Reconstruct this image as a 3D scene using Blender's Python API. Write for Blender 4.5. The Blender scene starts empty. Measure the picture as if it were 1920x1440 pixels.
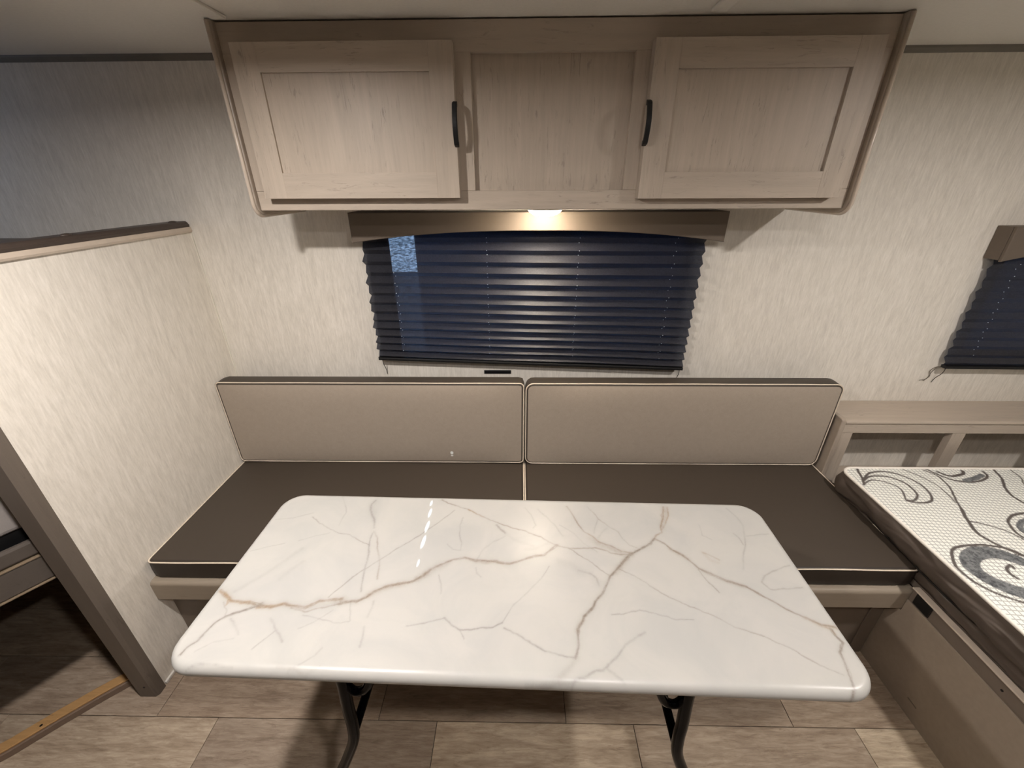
import bpy, bmesh, math, random
import numpy as np
from mathutils import Matrix, Vector, noise

random.seed(7)
S = bpy.context.scene
C = S.collection
PI = math.pi

# ------------------------------------------------------------------ camera, world, lights, exposure
def make_camera():
    yaw, pit, rol, f = -.0191, .4555, -.0055, 779.7
    fw = Vector((math.sin(yaw) * math.cos(pit), math.cos(yaw) * math.cos(pit), -math.sin(pit)))
    r = Vector((math.cos(yaw), -math.sin(yaw), 0))
    u = r.cross(fw)
    r2 = r * math.cos(rol) + u * math.sin(rol)
    u2 = -r * math.sin(rol) + u * math.cos(rol)
    M = Matrix((r2, u2, -fw)).transposed().to_4x4()
    M.translation = Vector((0, -1.615, 1.558))
    cd = bpy.data.cameras.new('camera')
    cd.sensor_width = 36
    cd.lens = f / 1920 * 36
    cd.clip_start = .02
    co = bpy.data.objects.new('camera', cd)
    C.objects.link(co)
    co.matrix_world = M
    S.camera = co
make_camera()

W = bpy.data.worlds.new('night_sky'); S.world = W
W.use_nodes = True
W.node_tree.nodes['Background'].inputs[0].default_value = (.50, .72, 1, 1)
W.node_tree.nodes['Background'].inputs[1].default_value = 5

def area(name, loc, size, power, col, rot=(0, 0, 0), shape='DISK', size_y=None, spread=PI):
    d = bpy.data.lights.new(name, 'AREA')
    d.shape = shape; d.size = size
    if size_y: d.size_y = size_y
    d.energy = power; d.color = col; d.spread = spread
    o = bpy.data.objects.new(name, d); C.objects.link(o)
    o.location = loc; o.rotation_euler = rot
    return o
L1 = (-.64, -1.14, 1.898)
L2 = (1.43, -1.15, 1.898)
L3 = (.30, -1.66, 1.898)
BEADS = [(-.2455,-.718,.0042,.010),(-.242,-.756,.0046,.016),(-.2395,-.806,.0050,.019),(-.239,-.857,.0050,.020),(-.2378,-.921,.0032,.011)]
WARM = (1, .935, .895)
def point(name, loc, r, power, col):
    d = bpy.data.lights.new(name, 'POINT'); d.shadow_soft_size = r; d.energy = power; d.color = col
    o = bpy.data.objects.new(name, d); C.objects.link(o); o.location = loc
area('ceiling_lamp', L1, .08, 20.5, WARM, spread=2.98)
area('ceiling_lamp', L2, .08, 16, WARM, spread=3.06)
area('ceiling_lamp', L3, .08, 10, WARM, spread=3.06)
area('bunk_daylight', (-2.80, -.55, 1.62), .35, 1.6, (.45, .65, 1), (0, -PI / 2, 0))
def beam(src, dst, rx, ry, power):
    """narrow shaft of light: rx, ry are the half sizes of its cross-section where it lands"""
    d = bpy.data.lights.new('added_glint_spot', 'SPOT'); v = Vector(dst) - Vector(src); L = v.length
    d.spot_size = math.radians(3); d.spot_blend = .5; d.shadow_soft_size = 0; d.energy = power; d.color = (.72, .87, 1)
    o = bpy.data.objects.new('added_glint_spot', d); C.objects.link(o); o.location = src
    o.rotation_euler = v.to_track_quat('-Z', 'Y').to_euler()
    k = math.tan(math.radians(1.5)) * L
    o.scale = (rx / k, ry / k, 1)
# added spots without known source: streak on table, dot on left backrest
SRC = (-.33, -2.25, 1.80)
for x, y, rx, ry in BEADS:
    beam(SRC, (x, y, .745), rx, ry * .72, 380)
beam(SRC, (-.287, -.155, .5145), .0075, .0075, 330)
beam(SRC, (-.287, -.155, .5005), .0065, .0035, 260)
S.view_settings.view_transform = 'Standard'
S.view_settings.look = 'None'
S.view_settings.gamma = 1
S.view_settings.use_curve_mapping = False
S.view_settings.exposure = 0.0

# ------------------------------------------------------------------ materials
def lin(c):
    return tuple(((x / 255) / 12.92 if x / 255 <= .04045 else ((x / 255 + .055) / 1.055) ** 2.4) for x in c) + (1,)
class NT:
    def __init__(s, name):
        s.m = bpy.data.materials.new(name); s.m.use_nodes = True
        s.t = s.m.node_tree; s.b = s.t.nodes['Principled BSDF']; s.out = s.t.nodes['Material Output']
    def n(s, typ, **kw):
        o = s.t.nodes.new(typ)
        for k, v in kw.items():
            if k == 'i':
                for a, b in v.items(): o.inputs[a].default_value = b
            else: setattr(o, k, v)
        return o
    def l(s, a, b): s.t.links.new(a, b)
    def coord(s, scale, kind='Object', rot=(0, 0, 0)):
        tc = s.n('ShaderNodeTexCoord'); mp = s.n('ShaderNodeMapping')
        s.l(tc.outputs[kind], mp.inputs[0]); mp.inputs['Scale'].default_value = scale
        mp.inputs['Rotation'].default_value = rot
        return mp.outputs[0]
    def noise(s, vec, scale=1, detail=3, rough=.5, dist=0):
        o = s.n('ShaderNodeTexNoise', i={'Scale': scale, 'Detail': detail, 'Roughness': rough, 'Distortion': dist})
        s.l(vec, o.inputs['Vector']); return o.outputs['Fac']
    def ramp(s, fac, stops):
        o = s.n('ShaderNodeValToRGB'); s.l(fac, o.inputs[0]); e = o.color_ramp.elements
        while len(e) < len(stops): e.new(.5)
        for k, (p, c) in enumerate(stops):
            e[k].position = p; e[k].color = c if len(c) == 4 else tuple(c) + (1,)
        return o.outputs[0]
    def mix(s, fac, a, b, typ='MIX'):
        o = s.n('ShaderNodeMix', data_type='RGBA', blend_type=typ)
        for k, v in ((0, fac), (6, a), (7, b)):
            if hasattr(v, 'links'): s.l(v, o.inputs[k])
            else: o.inputs[k].default_value = v
        return o.outputs[2]
    def math(s, op, a, b=0, c=0, clamp=False):
        o = s.n('ShaderNodeMath', operation=op, use_clamp=clamp)
        for k, v in enumerate((a, b, c)):
            if hasattr(v, 'links'): s.l(v, o.inputs[k])
            else: o.inputs[k].default_value = v
        return o.outputs[0]
    def bump(s, h, strength, dist=.001):
        o = s.n('ShaderNodeBump', i={'Strength': strength, 'Distance': dist}); s.l(h, o.inputs['Height'])
        s.l(o.outputs[0], s.b.inputs['Normal'])
    def set(s, col=None, rough=.5, spec=.5, metal=0, **kw):
        if col is not None:
            if hasattr(col, 'links'): s.l(col, s.b.inputs['Base Color'])
            else: s.b.inputs['Base Color'].default_value = col
        s.b.inputs['Roughness'].default_value = rough
        s.b.inputs['Specular IOR Level'].default_value = spec
        s.b.inputs['Metallic'].default_value = metal
        for k, v in kw.items(): s.b.inputs[k].default_value = v
        return s.m

def m_plain(name, c, rough=.5, spec=.5, metal=0, grain=30, amt=.06):
    t = NT(name); f = t.noise(t.coord((1, 1, 1)), grain, 4, .6)
    a = lin(c); lo = tuple(x * (1 - amt) for x in a[:3]); hi = tuple(min(1, x * (1 + amt)) for x in a[:3])
    return t.set(t.ramp(f, [(.3, lo), (.7, hi)]), rough, spec, metal)

def m_paper():
    t = NT('silk_streak_wallpaper')
    a = t.noise(t.coord((190, 190, 26)), 1, 4, .6, .3)
    b = t.noise(t.coord((60, 60, 9)), 1, 3, .55, .4)
    c = t.noise(t.coord((420, 420, 160)), 1, 2, .6)
    f = t.math('ADD', t.math('MULTIPLY', a, .5), t.math('ADD', t.math('MULTIPLY', b, .38), t.math('MULTIPLY', c, .12)))
    col = t.ramp(f, [(.36, lin((211, 205, 194))), (.5, lin((224, 218, 207))), (.64, lin((235, 229, 219)))])
    t.bump(f, .25, .002)
    return t.set(col, .55, .3)

def m_wood(name, c, axis='Z', rough=.45, contrast=1.0, scale=1.0, spec=.35):
    """pale foil wood: fine stretched grain along the axis with scattered dark cracks"""
    t = NT(name)
    st = {'X': (.07, 1, 1), 'Y': (1, .07, 1), 'Z': (1, 1, .07)}[axis]
    v = t.coord(tuple(x * scale for x in st))
    g = t.noise(v, 90, 6, .62, .5)
    w = t.noise(v, 16, 3, .6, 1.2)
    cr = t.noise(t.coord(tuple((.12 if x < 1 else 1) * scale for x in st)), 70, 6, .74, 2.2)
    ms = t.noise(t.coord((1, 1, 1)), 9, 2, .5)
    base = lin(c)
    lo = tuple(x * (1 - .11 * contrast) for x in base[:3]); hi = tuple(x * (1 + .08 * contrast) for x in base[:3])
    col = t.ramp(t.math('ADD', t.math('MULTIPLY', g, .55), t.math('MULTIPLY', w, .45)), [(.33, lo), (.66, hi)])
    crack = t.ramp(cr, [(.36, (1, 1, 1)), (.43, (0, 0, 0))])
    crack = t.math('MULTIPLY', crack, t.ramp(ms, [(.42, (.15, .15, .15)), (.6, (1, 1, 1))]))
    col = t.mix(t.math('MULTIPLY', crack, .62 * contrast), col, tuple(x * .5 for x in base[:3]) + (1,))
    t.bump(g, .15, .001)
    return t.set(col, rough, spec)

def m_plank():
    t = NT('weathered_vinyl_plank')
    oi = t.n('ShaderNodeObjectInfo')
    tc = t.n('ShaderNodeTexCoord')
    add = t.n('ShaderNodeVectorMath', operation='ADD')
    rnd = t.n('ShaderNodeVectorMath', operation='SCALE'); rnd.inputs['Scale'].default_value = 7.3
    cmb = t.n('ShaderNodeCombineXYZ')
    for k in range(3): t.l(oi.outputs['Random'], cmb.inputs[k])
    t.l(cmb.outputs[0], rnd.inputs[0]); t.l(tc.outputs['Object'], add.inputs[0]); t.l(rnd.outputs[0], add.inputs[1])
    mp = t.n('ShaderNodeMapping'); t.l(add.outputs[0], mp.inputs[0]); mp.inputs['Scale'].default_value = (1.0, 7, 7)
    a = t.noise(mp.outputs[0], 3.2, 6, .66, .9)
    b = t.noise(mp.outputs[0], 17, 6, .7, .7)
    mp2 = t.n('ShaderNodeMapping'); t.l(add.outputs[0], mp2.inputs[0]); mp2.inputs['Scale'].default_value = (2.0, 14, 1)
    c = t.noise(mp2.outputs[0], 6, 8, .78, 1.0)
    f = t.math('ADD', t.math('MULTIPLY', a, .5), t.math('MULTIPLY', b, .5))
    col = t.ramp(f, [(.32, lin((126, 109, 92))), (.47, lin((162, 145, 126))), (.6, lin((187, 171, 151))), (.72, lin((202, 188, 168)))])
    crack = t.ramp(c, [(.36, (1, 1, 1)), (.44, (0, 0, 0))])
    col = t.mix(t.math('MULTIPLY', crack, .45), col, lin((112, 94, 76)))
    col = t.mix(1.0, col, oi.outputs['Color'], 'MULTIPLY')
    t.bump(b, .2, .001)
    return t.set(col, .42, .4)

def m_marble():
    t = NT('gold_veined_white_marble_laminate')
    at = t.n('ShaderNodeAttribute', attribute_name='vein')
    sp = t.n('ShaderNodeSeparateColor'); t.l(at.outputs['Color'], sp.inputs[0])
    cl = t.noise(t.coord((1, 1, 1)), 7, 5, .6, .8)
    base = t.ramp(cl, [(.35, lin((168, 167, 163))), (.6, lin((175, 173, 168)))])
    fine = t.noise(t.coord((1, 1, 1)), 160, 4, .7, .4)
    k = t.math('MULTIPLY', t.math('MULTIPLY_ADD', fine, 1.3, .25, clamp=True), sp.outputs[0], clamp=True)
    vc = t.mix(sp.outputs[1], lin((114, 110, 105)), lin((148, 125, 97)))
    return t.set(t.mix(k, base, vc), .33, .38)

def m_mattress():
    t = NT('knitted_mattress_top')
    at = t.n('ShaderNodeAttribute', attribute_name='swirl')
    sp = t.n('ShaderNodeSeparateColor'); t.l(at.outputs['Color'], sp.inputs[0])
    xyz = t.n('ShaderNodeSeparateXYZ'); t.l(t.coord((1, 1, 1), rot=(0, 0, .12)), xyz.inputs[0])
    P = 74
    def line(o, w):
        f = t.math('PINGPONG', t.math('MULTIPLY', o, P * 1.0), .5)
        return t.math('LESS_THAN', f, w)
    gx, gy = line(xyz.outputs[0], .12), line(xyz.outputs[1], .12)
    fine = t.noise(t.coord((1, 1, 1)), 330, 2, .5)
    g = t.math('MULTIPLY', t.math('MAXIMUM', gx, gy), t.math('GREATER_THAN', fine, .30))
    base = t.mix(t.math('MULTIPLY', g, .6), lin((238, 238, 230)), lin((126, 126, 122)))
    n2 = t.noise(t.coord((1, 1, 1)), 60, 4, .8)
    sw = t.mix(sp.outputs[1], lin((92, 86, 82)), t.ramp(n2, [(.38, lin((72, 74, 76))), (.6, lin((128, 130, 130)))]))
    t.bump(t.math('MAXIMUM', gx, gy), .2, -.001)
    return t.set(t.mix(sp.outputs[0], base, sw), .8, .2)

def m_blind():
    t = NT('navy_pleated_blind_cloth')
    n1 = t.noise(t.coord((1, .2, 1)), 260, 3, .7)
    col = t.ramp(n1, [(.3, lin((30, 30, 38))), (.7, lin((62, 62, 70)))])
    t.set(col, .46, .9, .3)
    tr = t.n('ShaderNodeBsdfTransparent'); tr.inputs[0].default_value = (.8, .87, 1, 1)
    n2 = t.noise(t.coord((.5, .3, 1.6)), 150, 3, .7)
    tl = t.n('ShaderNodeBsdfTranslucent'); tl.inputs[0].default_value = (.06, .08, .14, 1)
    m1 = t.n('ShaderNodeMixShader'); m1.inputs[0].default_value = .25
    t.l(t.b.outputs[0], m1.inputs[1]); t.l(tl.outputs[0], m1.inputs[2])
    m2 = t.n('ShaderNodeMixShader')
    t.l(t.math('MULTIPLY', t.ramp(n2, [(.40, (.15, .15, .15)), (.68, (1, 1, 1))]), .13), m2.inputs[0])
    t.l(m1.outputs[0], m2.inputs[1]); t.l(tr.outputs[0], m2.inputs[2])
    t.l(m2.outputs[0], t.out.inputs[0])
    return t.m

def m_cloth(name, c, fine=900, amt=.12, rough=.85, spec=.2, bump=.4):
    t = NT(name)
    f = t.noise(t.coord((1, 1, 1)), fine, 2, .7)
    g = t.noise(t.coord((1, 1, 1)), 60, 5, .7, .6)
    a = lin(c)
    col = t.ramp(t.math('ADD', t.math('MULTIPLY', f, .6), t.math('MULTIPLY', g, .4)),
                 [(.32, tuple(x * (1 - amt) for x in a[:3])), (.68, tuple(min(1, x * (1 + amt)) for x in a[:3]))])
    t.bump(t.math('ADD', f, g), bump, .0008)
    return t.set(col, rough, spec)

def m_wrinkle():
    t = NT('wrinkled_brown_ticking')
    f = t.noise(t.coord((1, 1, 1)), 700, 2, .7)
    w = t.noise(t.coord((3, 3, 12)), 2.0, 1, .4, .8)
    a = lin((84, 74, 66))
    t.bump(w, 1.0, .016)
    return t.set(t.ramp(f, [(.3, tuple(x * .93 for x in a[:3])), (.7, tuple(x * 1.07 for x in a[:3]))]), .42, .4)
def m_emit(name, c, s):
    t = NT(name); t.set((.9, .88, .82, 1), .4)
    t.b.inputs['Emission Color'].default_value = c; t.b.inputs['Emission Strength'].default_value = s
    return t.m
def m_glass():
    t = NT('window_glass'); t.set((1, 1, 1, 1), .0, .5)
    t.b.inputs['Transmission Weight'].default_value = 1; t.b.inputs['IOR'].default_value = 1.02
    return t.m

M = dict(
    paper=m_paper(),
    ceil=m_plain('ceiling_vinyl', (232, 228, 220), .7, .2, amt=.03, grain=120),
    wood_v=m_wood('pale_grain_foil_upright', (180, 167, 152), 'Z'),
    wood_h=m_wood('pale_grain_foil_lengthwise', (180, 167, 152), 'X'),
    frame_v=m_wood('greige_foil_upright', (180, 167, 152), 'Z', contrast=.7),
    frame_h=m_wood('greige_foil_lengthwise', (180, 167, 152), 'X', contrast=.7),
    slab=m_plain('greige_vinyl_panel', (164, 151, 137), .42, .4),
    bead=m_plain('satin_edge_bead', (196, 182, 166), .28, .5),
    grey_w=m_wood('grey_brown_foil', (106, 97, 88), 'Z', contrast=.6),
    rail_w=m_wood('grey_brown_foil_lengthwise', (150, 138, 122), 'X', contrast=.6),
    taupe=m_plain('taupe_vinyl_panel', (148, 135, 120), .33, .45, amt=.05, grain=60),
    taupe_d=m_plain('dark_taupe_panel', (112, 101, 90), .4, .4, amt=.05),
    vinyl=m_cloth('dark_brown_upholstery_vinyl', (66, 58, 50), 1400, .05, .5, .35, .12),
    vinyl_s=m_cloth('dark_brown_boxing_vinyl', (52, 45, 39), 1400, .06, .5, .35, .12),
    beige=m_cloth('beige_woven_upholstery', (163, 151, 137), 520, .09, .8, .25, .35),
    pipe=m_plain('cream_piping', (222, 208, 188), .5, .4),
    pipe_d=m_plain('brown_piping', (104, 92, 80), .5, .4),
    valance=m_cloth('taupe_valance_vinyl', (106, 95, 84), 900, .05, .55, .3, .15),
    black=m_plain('black_metal', (3, 3, 4), .07, .04),
    black_m=m_plain('matt_black', (12, 12, 13), .5, .4),
    plank=m_plank(), marble=m_marble(), mattop=m_mattress(), blind=m_blind(),
    matside=m_wrinkle(),
    tape=m_cloth('white_edge_tape', (236, 230, 220), 500, .04, .7, .3, .2),
    boxing=m_cloth('taupe_boxing_vinyl', (70, 63, 56), 900, .05, .55, .3, .15),
    crease=m_plain('crease_shade', (34, 30, 26), .7, .2),  # shade of the mattress side crease, put in as colour
    gcloth=m_cloth('grey_bunk_cloth', (150, 144, 140), 700, .06, .8, .2, .3),
    galley=m_wood('dark_galley_foil', (92, 80, 68), 'Z'),
    bunk=m_wood('grey_bunk_foil', (86, 79, 73), 'Y', contrast=.6),
    bunkbead=m_plain('tan_edge_strip', (128, 112, 92), .4, .4),
    raw=m_wood('raw_yellow_wood', (176, 138, 92), 'X', contrast=1.3, scale=2),
    curbf=m_plain('brown_vinyl_wrap', (120, 102, 88), .45, .4),
    white=m_plain('white_trim', (214, 210, 202), .45, .4, amt=.02),
    cap=m_plain('dark_brown_rail', (70, 60, 54), .4, .4),
    cove=m_plain('grey_cove', (120, 114, 104), .5, .3),
    under=m_plain('subfloor', (40, 34, 29), .8, .1),
    outer=m_plain('dark_outdoor_surface', (13, 15, 34), .6, .3),  # dark colour of the added sky-blocking box and the ground
    dot=m_plain('lit_hole_dot', (205, 215, 232), .4, .4),  # pale colour stands in for the light at the cord holes
    glass=m_glass(),
    dome=m_emit('lit_dome', (1, .86, .68, 1), 135),
    diff=m_emit('lit_diffuser', (1, .87, .72, 1), 4),
)

# ------------------------------------------------------------------ mesh helpers
ORG = {}
def tag(o, label=None, cat=None, group=None, kind=None):
    for k, v in (('label', label), ('category', cat), ('group', group), ('kind', kind)):
        if v: o[k] = v
    return o
def empty(name, loc, label, cat, group=None):
    o = bpy.data.objects.new(name, None); C.objects.link(o)
    o.empty_display_size = .05
    o.location = loc; ORG[o] = Vector(loc)
    return tag(o, label, cat, group)
def link(name, me, mats, parent=None, smooth=False, org=None):
    """world-coordinate mesh -> object; children share the origin of their thing"""
    if not isinstance(mats, (list, tuple)): mats = [mats]
    for m in mats: me.materials.append(m)
    o = bpy.data.objects.new(name, me); C.objects.link(o)
    if parent is not None:
        P = ORG[parent]; o.parent = parent; me.transform(Matrix.Translation(-P)); ORG[o] = P
    else:
        if org is None:
            n = len(me.vertices); a = np.empty(n * 3, 'f'); me.vertices.foreach_get('co', a); a = a.reshape(-1, 3)
            org = Vector(((a[:, 0].min() + a[:, 0].max()) / 2, (a[:, 1].min() + a[:, 1].max()) / 2, a[:, 2].min()))
        org = Vector(org); me.transform(Matrix.Translation(-org)); o.location = org; ORG[o] = org
    if smooth:
        me.polygons.foreach_set('use_smooth', [True] * len(me.polygons))
    me.update()
    return o
def build(name, bm, mats, parent=None, smooth=False, org=None):
    me = bpy.data.meshes.new(name); bm.normal_update(); bm.to_mesh(me); bm.free()
    return link(name, me, mats, parent, smooth, org)
def box(bm, x0, x1, y0, y1, z0, z1, bev=0, seg=2, mi=0):
    r = bmesh.ops.create_cube(bm, size=1)
    vs = r['verts']
    for v in vs:
        v.co = Vector(((x0 + x1) / 2 + v.co.x * (x1 - x0), (y0 + y1) / 2 + v.co.y * (y1 - y0), (z0 + z1) / 2 + v.co.z * (z1 - z0)))
    fs = {f for v in vs for f in v.link_faces}
    for f in fs: f.material_index = mi
    if bev:
        es = list({e for v in vs for e in v.link_edges})
        bmesh.ops.bevel(bm, geom=es, offset=bev, segments=seg, affect='EDGES', profile=.5)
    return bm
def B(*a, bev=0, seg=2):
    return box(bmesh.new(), *a, bev=bev, seg=seg)
def prism(bm, poly, axis, a, b, bev=0, seg=2, sel=None):
    """extrude the 2-D outline along axis from a to b"""
    def P(p, t):
        return {'X': (t, p[0], p[1]), 'Y': (p[0], t, p[1]), 'Z': (p[0], p[1], t)}[axis]
    v0 = [bm.verts.new(P(p, a)) for p in poly]; v1 = [bm.verts.new(P(p, b)) for p in poly]
    n = len(poly); fs = [bm.faces.new(v0[::-1]), bm.faces.new(v1)]
    for k in range(n): fs.append(bm.faces.new((v0[k], v0[(k + 1) % n], v1[(k + 1) % n], v1[k])))
    bmesh.ops.recalc_face_normals(bm, faces=fs)
    if bev:
        es = list({e for f in fs[:2] for e in f.edges})
        bmesh.ops.bevel(bm, geom=es, offset=bev, segments=seg, affect='EDGES', profile=.5)
    return bm
def arc(cx, cy, r, a0, a1, n=8):
    return [(cx + r * math.cos(a0 + (a1 - a0) * k / n), cy + r * math.sin(a0 + (a1 - a0) * k / n)) for k in range(n + 1)]
def smooth_path(pts, n=6):
    """Catmull-Rom through the points"""
    P = [Vector(p) for p in pts]; P = [2 * P[0] - P[1]] + P + [2 * P[-1] - P[-2]]; out = []
    for k in range(1, len(P) - 2):
        a, b, c, d = P[k - 1:k + 3]
        for j in range(n):
            t = j / n
            out.append(.5 * ((2 * b) + (c - a) * t + (2 * a - 5 * b + 4 * c - d) * t * t + (3 * b - a - 3 * c + d) * t ** 3))
    return out + [P[-2]]
def tube(bm, pts, r, n=8, closed=False):
    P = [Vector(p) for p in pts]; N = len(P); rings = []; up = None
    for k in range(N):
        t = (P[(k + 1) % N] - P[k - 1]) if closed else (P[min(k + 1, N - 1)] - P[max(k - 1, 0)])
        t.normalize()
        if up is None: up = t.orthogonal().normalized()
        up = (up - t * up.dot(t)).normalized(); s = t.cross(up)
        rr = r[k] if isinstance(r, (list, tuple)) else r
        rings.append([bm.verts.new(P[k] + up * rr * math.cos(2 * PI * j / n) + s * rr * math.sin(2 * PI * j / n)) for j in range(n)])
    for k in range(N if closed else N - 1):
        a, b = rings[k], rings[(k + 1) % N]
        if closed and k == N - 1:
            sh = min(range(n), key=lambda q: (a[0].co - b[q].co).length); b = b[sh:] + b[:sh]
        for j in range(n): bm.faces.new((a[j], a[(j + 1) % n], b[(j + 1) % n], b[j]))
    if not closed:
        bm.faces.new(rings[0][::-1]); bm.faces.new(rings[-1])
    bmesh.ops.recalc_face_normals(bm, faces=bm.faces[:])
    return bm
def rrect(w, h, R, n=6):
    """closed rounded rectangle, half sizes w, h"""
    o = []
    for cx, cy, a in ((w - R, h - R, 0), (-w + R, h - R, PI / 2), (-w + R, -h + R, PI), (w - R, -h + R, 1.5 * PI)):
        o += arc(cx, cy, R, a, a + PI / 2, n)
    return o
def densify(pts, d):
    o = []; n = len(pts)
    for k in range(n):
        a, b = Vector(pts[k]), Vector(pts[(k + 1) % n]); m = max(1, int((b - a).length / d))
        o += [a + (b - a) * j / m for j in range(m)]
    return o

def slab(w, h, R, prof, nx, ny, puff=0, wr=0, seed=0):
    """Rounded-rectangle body: top grid of half size (w, h) with corner radius R, then rings
    (offset, z) of the profile, then a closing bottom grid.  Returns verts (N,3), quads, ring start index."""
    xs = np.linspace(-w, w, nx + 1); ys = np.linspace(-h, h, ny + 1)
    X, Y = np.meshgrid(xs, ys)
    def rnd(X, Y):
        A = np.abs(X) - (w - R); Bq = np.abs(Y) - (h - R)
        m = (A > 0) & (Bq > 0)
        s = np.where(m, np.maximum(A, Bq) / np.maximum(np.hypot(A, Bq), 1e-9), 1)
        X2 = np.where(m, np.sign(X) * (w - R + A * s), X); Y2 = np.where(m, np.sign(Y) * (h - R + Bq * s), Y)
        return X2, Y2
    X2, Y2 = rnd(X, Y)
    z0 = prof[0][1]
    Z = np.full_like(X2, z0)
    if puff: Z = Z + puff * (1 - np.abs(X / w) ** 5) * (1 - np.abs(Y / h) ** 5)
    top = np.stack([X2, Y2, Z], -1).reshape(-1, 3)
    idx = lambda i, j: j * (nx + 1) + i
    F = [(idx(i, j), idx(i + 1, j), idx(i + 1, j + 1), idx(i, j + 1)) for j in range(ny) for i in range(nx)]
    loop = [idx(i, 0) for i in range(nx)] + [idx(nx, j) for j in range(ny)] + [idx(i, ny) for i in range(nx, 0, -1)] + [idx(0, j) for j in range(ny, 0, -1)]
    base = top[loop]
    A = np.abs(base[:, 0]) - (w - R); Bq = np.abs(base[:, 1]) - (h - R)
    nxv = np.where(A > 1e-6, A, 0) * np.sign(base[:, 0]); nyv = np.where(Bq > 1e-6, Bq, 0) * np.sign(base[:, 1])
    on_x = np.abs(np.abs(base[:, 0]) - w) < 1e-6; on_y = np.abs(np.abs(base[:, 1]) - h) < 1e-6
    l = np.hypot(nxv, nyv); l[l < 1e-9] = 1
    nxv, nyv = nxv / l, nyv / l
    V = [top]; prev = loop; n = len(loop); off = len(top)
    for o, z in prof[1:]:
        ring = np.stack([base[:, 0] + nxv * o, base[:, 1] + nyv * o, np.full(n, z)], -1)
        V.append(ring); cur = list(range(off, off + n)); off += n
        F += [(prev[k], cur[k], cur[(k + 1) % n], prev[(k + 1) % n]) for k in range(n)]
        prev = cur
    c = np.array([[0, 0, prof[-1][1]]]); V.append(c)
    V = np.concatenate(V)
    F += [(prev[k], off, prev[(k + 1) % n]) for k in range(n)]
    return V, F, len(top)
def mesh_from(name, V, F):
    me = bpy.data.meshes.new(name); me.from_pydata(V.tolist() if hasattr(V, 'tolist') else V, [], F); me.update()
    return me
def polydist(X, Y, pts):
    """distance to a polyline and running parameter, all numpy"""
    d = np.full(X.shape, 1e9)
    for (ax, ay), (bx, by) in zip(pts[:-1], pts[1:]):
        vx, vy = bx - ax, by - ay; L = vx * vx + vy * vy + 1e-12
        t = np.clip(((X - ax) * vx + (Y - ay) * vy) / L, 0, 1)
        d = np.minimum(d, np.hypot(X - ax - t * vx, Y - ay - t * vy))
    return d
def wob(X, Y, amp, seed, f0=40, n=7):
    rs = np.random.RandomState(seed); o = np.zeros_like(X)
    for k in range(n):
        a = rs.rand() * 2 * PI; f = f0 * 1.6 ** k; o += np.sin(f * (X * math.cos(a) + Y * math.sin(a)) + rs.rand() * 6.28) / 1.35 ** k
    return o * amp
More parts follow.
